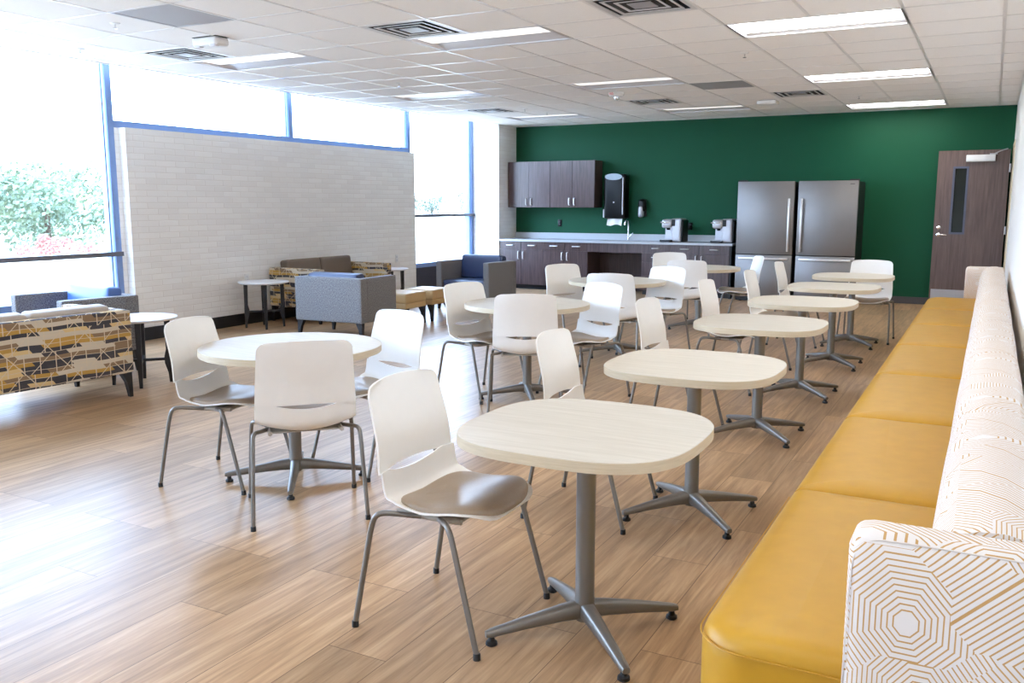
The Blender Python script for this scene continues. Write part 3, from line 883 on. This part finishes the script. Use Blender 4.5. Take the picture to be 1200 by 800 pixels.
# back: seven upholstered sections, rounded top
for k in range(7):
    a, b2 = sec[k] + (.0 if k else -.0), sec[k + 1]
    cs = [(-.075, .38), (-.078, .55), (-.07, .68), (-.055, .735), (-.025, .77), (.02, .787), (.07, .79), (.115, .78), (.14, .755), (.148, .70), (.148, .1), (-.06, .1)]
    secs = []
    for f, shr in ((0, .007), (.01, .002), (.03, 0), (.25, -.003), (.5, -.004), (.75, -.003), (.97, 0), (.99, .002), (1, .007)):
        y = a + (b2 - a) * f
        q = []
        for x, z in cs:
            dx, dz = .05 - x, .5 - z
            l = math.hypot(dx, dz)
            kx = shr / l if z > .3 else 0
            q.append((x + dx * kx, y, z + dz * kx))
        secs.append(q)
    obj('back_section', MB().loft(secs), M['lines'], bq, 60)
# arms at both ends
for s, y0, y1, nm in ((0, 1.815, 1.94, 'near'), (1, 10.40, 10.53, 'far')):
    m_ = MB().rbox((-.03, (y0 + y1) / 2, .405), (.36, y1 - y0, .75), .038)
    ar = obj('armrest', m_, M['lines'], bq, 60)
    yf = y0 + .008
    pth = [(-.208, yf + .03, .3), (-.205, yf + .004, .5), (-.2, yf + .002, .70), (-.186, yf, .742), (-.165, yf, .764), (-.1, yf, .770), (.14, yf, .770)]
    obj('welt', MB().tube(spline(pth, 30), .0018, 6), plain('welt_cord', rgb(214, 204, 194), .6), ar)

# ------------------------------------------------------------------ lounge seating (front = +y)
def taper_leg(x, y, h, sx, sy, w=.075):
    secs = []
    for z, a, b in ((h, w, .05), (h - .02, w * .95, .05), (h * .6, w * .58, .042), (h * .25, w * .42, .036), (0, w * .34, .03)):
        ox, oy = sx * a / 2, sy * b / 2
        secs.append([(x - ox - a / 2, y - oy - b / 2, z), (x - ox + a / 2, y - oy - b / 2, z), (x - ox + a / 2, y - oy + b / 2, z), (x - ox - a / 2, y - oy + b / 2, z)])
    return MB().loft(secs)
def lounge(name, label, cat, C_, heading, w, d, body, seatm, backm, nc, grp=None, arm=.095, ztop=.655, zb=.185, cush=.70, seat_z=.40, body2=None):
    t = thing(name, label, cat, (C_[0], C_[1], 0), R(heading - 90), grp)
    bt = .11
    for s in (-1, 1):
        x = s * (w / 2 - arm / 2)
        obj('armrest', MB().rbox((x, bt / 2 - .004, (ztop + zb) / 2), (arm, d - bt + .008, ztop - zb), .014), body, t)
    obj('back_panel', MB().rbox((0, -d / 2 + bt / 2, (ztop + zb) / 2), (w, bt, ztop - zb), .014), body, t)
    obj('seat_base', MB().rbox((0, .02, (zb + seat_z - .13) / 2), (w - 2 * arm + .01, d - .06, seat_z - .13 - zb), .01), body, t)
    iw = w - 2 * arm - .006
    for k in range(nc):
        cw = iw / nc; cx = -iw / 2 + cw * (k + .5)
        obj('seat_cushion', MB().rbox((cx, .055, seat_z - .065), (cw - .006, d - .15, .13), .025, (0, .006, .012)), seatm, t)
        tilt = Matrix.Translation((cx, -d / 2 + .235, .0)) @ Matrix.Rotation(R(7), 4, 'X')
        obj('back_cushion', MB().rbox((0, 0, (cush + seat_z) / 2 - .0), (cw - .006, .14, cush - seat_z), .035, (0, .012, .0), M_=tilt), backm, t)
    for sx in (-1, 1):
        for sy in (-1, 1):
            obj('leg', taper_leg(sx * (w / 2 - .012), sy * (d / 2 - .015), zb + .004, sx, sy), M['ebony'], t, 30)
    return t
lounge('sofa', 'loveseat seen from behind at left with banded mustard, charcoal and cream fabric', 'sofa', (-5.985, 3.745), 176, 1.42, .74, M['bands'], M['beige'], M['beige'], 2)
lounge('sofa', 'loveseat with brown cushions and banded arms against the white brick wall', 'sofa', (-7.37, 8.92), 0, 1.44, .80, M['bands'], M['taupe'], M['taupe'], 2, cush=.75)
lounge('armchair', 'grey tweed armchair with navy back cushion tinted by painted sky sheen under the big left window', 'armchair', (-6.90, 4.93), -99, .90, .66, M['tweed'], M['blue'], M['blue'], 1, 'grey tweed armchairs', cush=.73)
lounge('armchair', 'grey tweed armchair with its back to the camera in front of the brown loveseat', 'armchair', (-6.165, 7.68), 92, .87, .66, M['tweed'], M['navy'], M['navy'], 1, 'grey tweed armchairs')
lounge('armchair', 'grey tweed armchair with navy cushions facing the camera beside the narrow window', 'armchair', (-6.21, 10.56), -95, .88, .67, M['tweed'], M['navy'], M['navy'], 1, 'grey tweed armchairs', cush=.73)
def ottoman(label, x, y, rz):
    t = thing('ottoman', label, 'ottoman', (x, y, 0), rz, 'camel ottomans')
    w = .43
    obj('seat_cushion', MB().rbox((0, 0, .325), (w, w, .12), .02, (0, 0, .008)), M['camel'], t)
    obj('seat_base', MB().rbox((0, 0, .235), (w - .01, w - .01, .062), .008), M['camel'], t)
    for sx in (-1, 1):
        for sy in (-1, 1): obj('leg', taper_leg(sx * (w / 2 - .008), sy * (w / 2 - .008), .208, sx, sy), M['ebony'], t, 30)
    return t
ottoman('square camel ottoman right behind the armchair turned away from the camera', -6.19, 8.75, 0)
ottoman('square camel ottoman next to the armchair that faces the camera', -6.17, 9.28, 0)

def side_table():
    t = thing('side_table', 'x', 'side table')
    zt = .537
    obj('tabletop', MB().lathe([(.25, zt - .024), (.282, zt - .016), (.2875, zt - .006), (.2865, zt - .001), (.283, zt)], n=48), M['white_top'], t, 40)
    for k in range(4):
        a = R(45 + 90 * k); ca, sa = math.cos(a), math.sin(a)
        def S(rr, z, wr, wt): return [(ca * (rr + p * wr / 2) - sa * q * wt / 2, sa * (rr + p * wr / 2) + ca * q * wt / 2, z) for p, q in ((-1, -1), (1, -1), (1, 1), (-1, 1))]
        obj('leg', MB().loft([S(.214, 0, .024, .024), S(.210, .08, .030, .030), S(.200, .16, .056, .034), S(.200, .215, .056, .036), S(.206, .27, .040, .036), S(.204, zt - .02, .044, .042)]), M['ebony'], t, 30)
        def H(rr, h, w): return [(ca * rr - sa * q * w / 2, sa * rr + ca * q * w / 2, .19 + p * h / 2) for q, p in ((-1, -1), (1, -1), (1, 1), (-1, 1))]
        obj('stretcher', MB().loft([H(0, .02, .028), H(.19, .022, .026)]), M['ebony'], t, 30)
    return t
st = side_table()
STL = ['round white side table with black legs behind the patterned loveseat at left', 'round white side table with black legs against the white brick wall', 'round white side table half hidden at the far end of the brown loveseat']
for n, ((x, y, a), lb) in enumerate(zip([(-5.93, 4.79, 2), (-7.41, 7.73, 2), (-7.38, 10.12, 5)], STL)):
    (place if n == 0 else dup)(st, (x, y, 0), R(a), lb, 'white side tables')

# ------------------------------------------------------------------ kitchenette
YF = 13.37
def handle_v(x, z0, z1, y, mat=M['ssb']):
    return MB().tube([(x, y, z0), (x, y - .028, z0 + .004), (x, y - .03, (z0 + z1) / 2), (x, y - .028, z1 - .004), (x, y, z1)], .0085, 8)
def handle_h(x0, x1, z, y):
    return MB().tube([(x0, y, z), (x0 + .004, y - .028, z), ((x0 + x1) / 2, y - .03, z), (x1 - .004, y - .028, z), (x1, y, z)], .0085, 8)
CT = .835
def carcass(t, x0, x1):
    obj('body', MB().box(x0, x1, YF + .02, YB - .01, .075, CT - .035), M['dark'], t, 0)
    obj('toe_kick', MB().box(x0, x1, YF + .07, YF + .09, 0, .075), M['base'], t, 0)
def drawer(t, x0, x1, z0, z1):
    dr = obj('drawer', MB().box(x0 + .002, x1 - .002, YF, YF + .019, z0 + .002, z1 - .002, .001, 1), M['dark'], t, 0)
    xm = (x0 + x1) / 2; obj('handle', handle_h(xm - .065, xm + .065, (z0 + z1) / 2 + .004, YF), M['ssb'], dr)
def cdoor(t, x0, x1, z0, z1, hs, y=YF, hz=None):
    dr = obj('door', MB().box(x0 + .002, x1 - .002, y, y + .019, z0 + .003, z1 - .003, .001, 1), M['dark'], t, 0)
    hx = x1 - .045 if hs > 0 else x0 + .045
    a, b2 = hz or (z1 - .16, z1 - .03)
    obj('handle', handle_v(hx, a, b2, y), M['ssb'], dr)
for x0, x1, lb in ((-7.395, -6.577, 'dark walnut base cabinet with two drawers over two doors, in the corner by the pier'), (-6.577, -5.765, 'dark walnut base cabinet with two drawers and doors left of the open knee space')):
    t = thing('base_cabinet', lb, 'cabinet', (0, 0, 0), 0, 'base cabinets under the counter'); carcass(t, x0, x1); xm = (x0 + x1) / 2
    for a, b2, hs in ((x0, xm, 1), (xm, x1, -1)):
        drawer(t, a, b2, .665, .80); cdoor(t, a, b2, .075, .665, hs)
t = thing('base_cabinet', 'open knee space with dark apron panel below the sink', 'cabinet', (0, 0, 0), 0, 'base cabinets under the counter')
obj('apron', MB().box(-5.765, -4.84, YF, YF + .019, .655, .80), M['dark'], t, 0)
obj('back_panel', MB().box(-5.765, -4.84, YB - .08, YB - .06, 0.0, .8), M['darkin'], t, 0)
t = thing('base_cabinet', 'narrow dark walnut base cabinet with a stack of drawers beside the knee space', 'cabinet', (0, 0, 0), 0, 'base cabinets under the counter')
carcass(t, -4.84, -4.371)
for z0, z1 in ((.665, .80), (.52, .665), (.30, .52), (.075, .30)): drawer(t, -4.84, -4.371, z0, z1)
t = thing('base_cabinet', 'dark walnut base cabinet at the refrigerator end of the counter', 'cabinet', (0, 0, 0), 0, 'base cabinets under the counter')
carcass(t, -4.371, -3.449)
for a, b2, hs in ((-4.371, -3.92, 1), (-3.92, -3.449, -1)):
    drawer(t, a, b2, .665, .80); cdoor(t, a, b2, .075, .665, hs)
obj('end_panel', MB().box(-3.449, -3.42, YF + .01, YB - .01, 0, .8), M['ebony'], t, 0)

ct = thing('countertop', 'long pale grey quartz countertop with backsplash and sink', 'countertop', (0, 0, 0))
cm = MB().box(-7.398, -5.62, YF - .03, YB - .01, CT - .035, CT, .003, 1).box(-4.98, -3.40, YF - .03, YB - .01, CT - .035, CT, .003, 1)
cm.box(-5.62, -4.98, YF - .03, YF + .06, CT - .035, CT, .0).box(-5.62, -4.98, YB - .14, YB - .01, CT - .035, CT)
obj('worktop', cm, M['quartz'], ct, 0)
obj('backsplash', MB().box(-7.398, -3.40, YB - .03, YB - .001, CT, CT + .1, .002, 1), M['quartz'], ct, 0)
obj('sink', MB().add([(-5.62, YF + .06, CT - .002), (-4.98, YF + .06, CT - .002), (-4.98, YB - .14, CT - .002), (-5.62, YB - .14, CT - .002), (-5.58, YF + .1, CT - .12), (-5.02, YF + .1, CT - .12), (-5.02, YB - .18, CT - .12), (-5.58, YB - .18, CT - .12)],
    [(0, 1, 5, 4), (1, 2, 6, 5), (2, 3, 7, 6), (3, 0, 4, 7), (4, 5, 6, 7)]), M['ss'], ct, 0)
t = thing('faucet', 'tall chrome gooseneck faucet over the counter sink', 'faucet', (-5.26, YB - .10, CT))
obj('spout', MB().tube(spline([(0, 0, 0), (0, 0, .17), (0, -.005, .27), (0, -.04, .325), (0, -.10, .335), (0, -.15, .30), (0, -.16, .25)], 24), .014, 12).lathe([(.03, 0), (.03, .006), (.02, .012), (.02, .06), (.015, .065)]), M['chrome'], t)
obj('lever', MB().tube([(.015, -.005, .05), (.06, -.02, .09), (.09, -.03, .12)], [.01, .008, .007], 10), M['chrome'], t)

def upper(x0, x1, lb):
    t = thing('wall_cabinet', lb, 'cabinet', (0, 0, 0), 0, 'wall cabinets on the green wall')
    y = 13.65; z0, z1 = 1.365, 2.13
    obj('body', MB().box(x0, x1, y + .02, YB - .005, z0, z1), M['dark'], t, 0)
    xm = (x0 + x1) / 2
    cdoor(t, x0, xm, z0, z1, 1, y, (z0 + .04, z0 + .155)); cdoor(t, xm, x1, z0, z1, -1, y, (z0 + .04, z0 + .155))
upper(-7.385, -6.582, 'dark walnut two-door wall cabinet nearest the white pier')
upper(-6.580, -5.777, 'dark walnut two-door wall cabinet beside the paper towel dispenser')

def fridge(x0, x1, side, lb):
    t = thing('refrigerator', lb, 'refrigerator', ((x0 + x1) / 2, 13.2, 0), 0, 'stainless refrigerators')
    w = (x1 - x0) / 2
    obj('case', MB().box(-w, w, .065, .72, .06, 1.735), M['fridgeside'], t, 0)
    d1 = obj('door', MB().box(-w, w, 0, .06, .70, 1.745, .006), M['ss'], t)
    hx = side * (w - .06)
    obj('handle', MB().box(hx - .014, hx + .014, -.055, -.03, .745, 1.5, .004).box(hx - .01, hx + .01, -.032, .002, .79, .81).box(hx - .01, hx + .01, -.032, .002, 1.43, 1.45), M['ssb'], d1)
    d2 = obj('freezer_drawer', MB().box(-w, w, 0, .06, .09, .688, .006), M['ss'], t)
    obj('handle', MB().box(-w + .05, w - .05, -.055, -.03, .625, .653, .004).box(-w + .1, -w + .12, -.032, .002, .63, .648).box(w - .12, w - .1, -.032, .002, .63, .648), M['ssb'], d2)
    obj('base_grille', MB().box(-w + .01, w - .01, .04, .06, .012, .085), M['fridgeside'], t, 0)
    obj('hinge_cover', MB().box(-side * w, -side * (w - .12), .01, .1, 1.746, 1.765) if side < 0 else MB().box(-w, -w + .12, .01, .1, 1.746, 1.765), M['fridgeside'], t, 0)
    for s in (-1, 1): obj('foot', MB().lathe([(.02, 0), (.022, .004), (.018, .012), (.008, .06)], (s * (w - .07), .1, 0), 12), M['rubber'], t)
    if side < 0: obj('badge', MB().box(w - .11, w - .05, -.002, .0, 1.695, 1.703), M['ventd'], d1, 0)
fridge(-3.315, -2.508, 1, 'left stainless refrigerator with bottom freezer, next to the counter')
fridge(-2.455, -1.655, -1, 'right stainless refrigerator with bottom freezer, next to the green wall')

t = thing('paper_towel_dispenser', 'black paper towel dispenser with a sheet hanging out, beside the wall cabinets', 'dispenser', (-5.475, YB, 0))
dx = .185
obj('cover', MB().rbox((0, -.11, 1.545), (.37, .21, .72), .03, (0, .02, 0)), M['gloss'], t)
obj('top_reflection', MB().lathe([(.01, 0), (.15, 0), (.15, .004), (.01, .004)], n=36, M_=Matrix.Translation((-.01, -.232, 1.86)) @ Matrix.Diagonal((1, 1, .35, 1)).to_4x4() @ Matrix.Rotation(R(90), 4, 'X')), M['refl_tone'], t)  # pale disc painted as a reflection on the glossy cover
obj('side_window', MB().rbox((.15, -.2, 1.55), (.02, .06, .6), .009), M['silver'], t)
obj('lock_button', MB().lathe([(.012, 0), (.012, .006), (.006, .008)], n=16, M_=Matrix.Translation((0, -.234, 1.45)) @ Matrix.Rotation(R(90), 4, 'X')), M['silver'], t)
obj('lever', MB().rbox((-.195, -.15, 1.27), (.03, .06, .14), .01), M['silver'], t)
pg = [[(-.13 + .26 * b / 8, -.16 + .015 * math.sin(b * 1.2) - .012 * a, 1.2 - .03 * a - (.012 * math.sin(b * .9)) * a / 4) for b in range(9)] for a in range(5)]
obj('paper_sheet', MB().sheet(pg, .002), M['paper'], t)
t = thing('soap_dispenser', 'small black and clear soap dispenser on the green wall', 'dispenser', (-5.045, YB + .004, 0))
obj('housing', MB().rbox((0, -.055, 1.40), (.13, .11, .2), .045), M['gloss'], t)
obj('soap_bottle', MB().rbox((-.015, -.075, 1.30), (.09, .1, .19), .04), M['silver'], t)
obj('back_plate', MB().rbox((0, -.01, 1.36), (.11, .02, .28), .008), M['rubber'], t)

def coffee(x, lb):
    t = thing('coffee_maker', lb, 'coffee maker', (x, 13.60, CT), 0, 'silver coffee makers')
    obj('body', MB().rbox((.07, .03, .185), (.16, .3, .36), .022), M['silver'], t)
    obj('side_tank', MB().rbox((.155, .04, .175), (.05, .28, .34), .015), M['gloss'], t)
    obj('brew_head', MB().rbox((-.075, -.03, .285), (.17, .22, .14), .04), M['silver'], t)
    sp_ = obj('column_panel', MB().rbox((-.075, .1, .17), (.16, .1, .3), .01), M['silver'], t)
    obj('lever', MB().tube([(-.15, -.08, .31), (-.17, -.13, .305), (-.1, -.155, .30), (-.02, -.13, .305)], .011, 8), M['chrome'], t)
    obj('control_panel', MB().rbox((.03, -.125, .30), (.055, .012, .1), .005), M['gloss'], t)
    obj('nozzle', MB().lathe([(.03, 0), (.028, -.03), (.015, -.035)], (-.075, -.05, .22), 16), M['gloss'], t)
    obj('drip_tray', MB().rbox((-.075, -.07, .018), (.19, .22, .034), .01), M['rubber'], t)
    obj('tray_grid', MB().box(-.15, .0, -.165, .02, .0355, .04), M['ssb'], t, 0)
coffee(-4.40, 'silver single-serve coffee maker on the left, beside the wall outlet')
coffee(-3.60, 'silver single-serve coffee maker on the right, next to the refrigerator')

def outlet(loc, rz, m1, lb, plug=False):
    t = thing('wall_outlet', lb, 'outlet', loc, rz)
    obj('cover_plate', MB().box(-.036, .036, -.008, 0, -.058, .058, .003), m1, t)
    for s in (-1, 1): obj('socket', MB().box(-.016, .016, -.0105, -.006, s * .024 - .013, s * .024 + .013, .002), M['ventd'] if m1 is M['gloss'] else M['reflector'], t)
    return t
outlet((-6.55, YB, 1.10), 0, M['gloss'], 'black wall outlet on the green wall below the wall cabinets')
outlet((-4.25, YB, 1.07), 0, M['gloss'], 'black wall outlet on the green wall right of the left coffee maker')
t = thing('power_plug', 'black power plug in the outlet by the left coffee maker', 'plug', (-4.25, YB - .0105, 1.05))
obj('plug_body', MB().rbox((0, -.02, .0), (.035, .04, .05), .008), M['rubber'], t)
obj('cord', MB().tube(spline([(0, -.03, 0), (-.03, -.05, .0), (-.08, -.07, .0), (-.13, -.09, -.03), (-.12, -.10, -.12), (-.1, -.1, -.212)], 20), .004, 6), M['rubber'], t)
outlet((BX, 7.86, .545), R(90), M['white'], 'white wall outlet on the brick wall near the left side table')
outlet((BX, 10.92, .62), R(90), M['white'], 'white wall outlet on the brick wall at its far end')

# ------------------------------------------------------------------ open door resting near the green wall
dr = bpy.data.objects.new('door_1', None); C.objects.link(dr); dr['kind'] = 'structure'
dr.location = (XR - .035, 13.79, 0); dr.rotation_euler = (0, 0, R(180 - 4.5))
# local +x runs from the hinge to the latch edge, +y faces the room
W = .87
lf = MB()
gx0, gx1, gz0, gz1 = .50, .655, 1.03, 1.91
for q in ((0, gx0, .01, 2.145), (gx1, W, .01, 2.145), (gx0, gx1, .01, gz0), (gx0, gx1, gz1, 2.145)):
    lf.box(q[0], q[1], -.022, .022, q[2], q[3])
obj('leaf', lf, M['doorw'], dr, 0)
fr = MB()
for q in ((gx0 - .02, gx0 + .006, gz0 - .02, gz1 + .02), (gx1 - .006, gx1 + .02, gz0 - .02, gz1 + .02), (gx0, gx1, gz0 - .02, gz0 + .006), (gx0, gx1, gz1 - .006, gz1 + .02)):
    fr.box(q[0], q[1], -.028, .028, q[2], q[3])
obj('vision_frame', fr, plain('grey_vision_frame', rgb(92, 98, 118), .45, .3), dr, 0)
obj('vision_glass', MB().box(gx0, gx1, -.004, .004, gz0, gz1), plain('dark_door_glass', rgb(30, 36, 32), .12, spec=.3), dr, 0)
obj('kick_plate', MB().box(.02, W - .02, .022, .025, .02, .24), M['silver'], dr, 0)
obj('lever_handle', MB().lathe([(.027, 0), (.027, .008), (.012, .012), (.011, .05)], n=20, M_=Matrix.Translation((W - .065, .022, 1.0)) @ Matrix.Rotation(R(-90), 4, 'X')).tube([(W - .065, .066, 1.0), (W - .10, .07, 1.0), (W - .175, .066, .997)], [.012, .01, .008], 10), M['chrome'], dr)
obj('deadbolt', MB().lathe([(.028, 0), (.026, .014), (.012, .018)], n=20, M_=Matrix.Translation((W - .065, .022, 1.10)) @ Matrix.Rotation(R(-90), 4, 'X')), M['chrome'], dr)
obj('closer', MB().box(.17, .52, .022, .075, 1.99, 2.08, .006), M['white'], dr, 30)
obj('closer_arm', MB().tube([(.19, .05, 2.085), (.12, .06, 2.12), (.03, .05, 2.15)], .008, 8).box(.15, .24, .03, .07, 2.08, 2.095), M['silver'], dr)
for z in (.25, 1.07, 1.9): obj('hinge', MB().tube([(-.008, .02, z - .055), (-.008, .02, z + .055)], .009, 10).box(-.02, .0, -.02, .02, z - .055, z + .055), M['ssb'], dr)

# ------------------------------------------------------------------ daylight
w = bpy.data.worlds.new('sky'); SC.world = w; w.use_nodes = True
nt = w.node_tree; bg = nt.nodes['Background']
tc = nt.nodes.new('ShaderNodeTexCoord'); sp_ = nt.nodes.new('ShaderNodeSeparateXYZ'); L(nt, tc.outputs['Generated'], sp_.inputs[0])
cr = nt.nodes.new('ShaderNodeValToRGB')
cr.color_ramp.elements[0].position = .0; cr.color_ramp.elements[0].color = (.60, .755, 1.0, 1)
cr.color_ramp.elements[1].position = .6; cr.color_ramp.elements[1].color = (.42, .62, 1.0, 1)
L(nt, sp_.outputs[2], cr.inputs[0]); L(nt, cr.outputs[0], bg.inputs[0])
bg.inputs[1].default_value = 12.0

SC.view_settings.view_transform = 'Standard'
SC.view_settings.look = 'None'
SC.view_settings.exposure = 0.62
SC.view_settings.gamma = 1.0
SC.view_settings.use_curve_mapping = False
SC.cycles.use_denoising = True
SC.cycles.max_bounces = 10
SC.cycles.diffuse_bounces = 6
SC.cycles.transparent_max_bounces = 12
SC.cycles.sample_clamp_indirect = 6.0
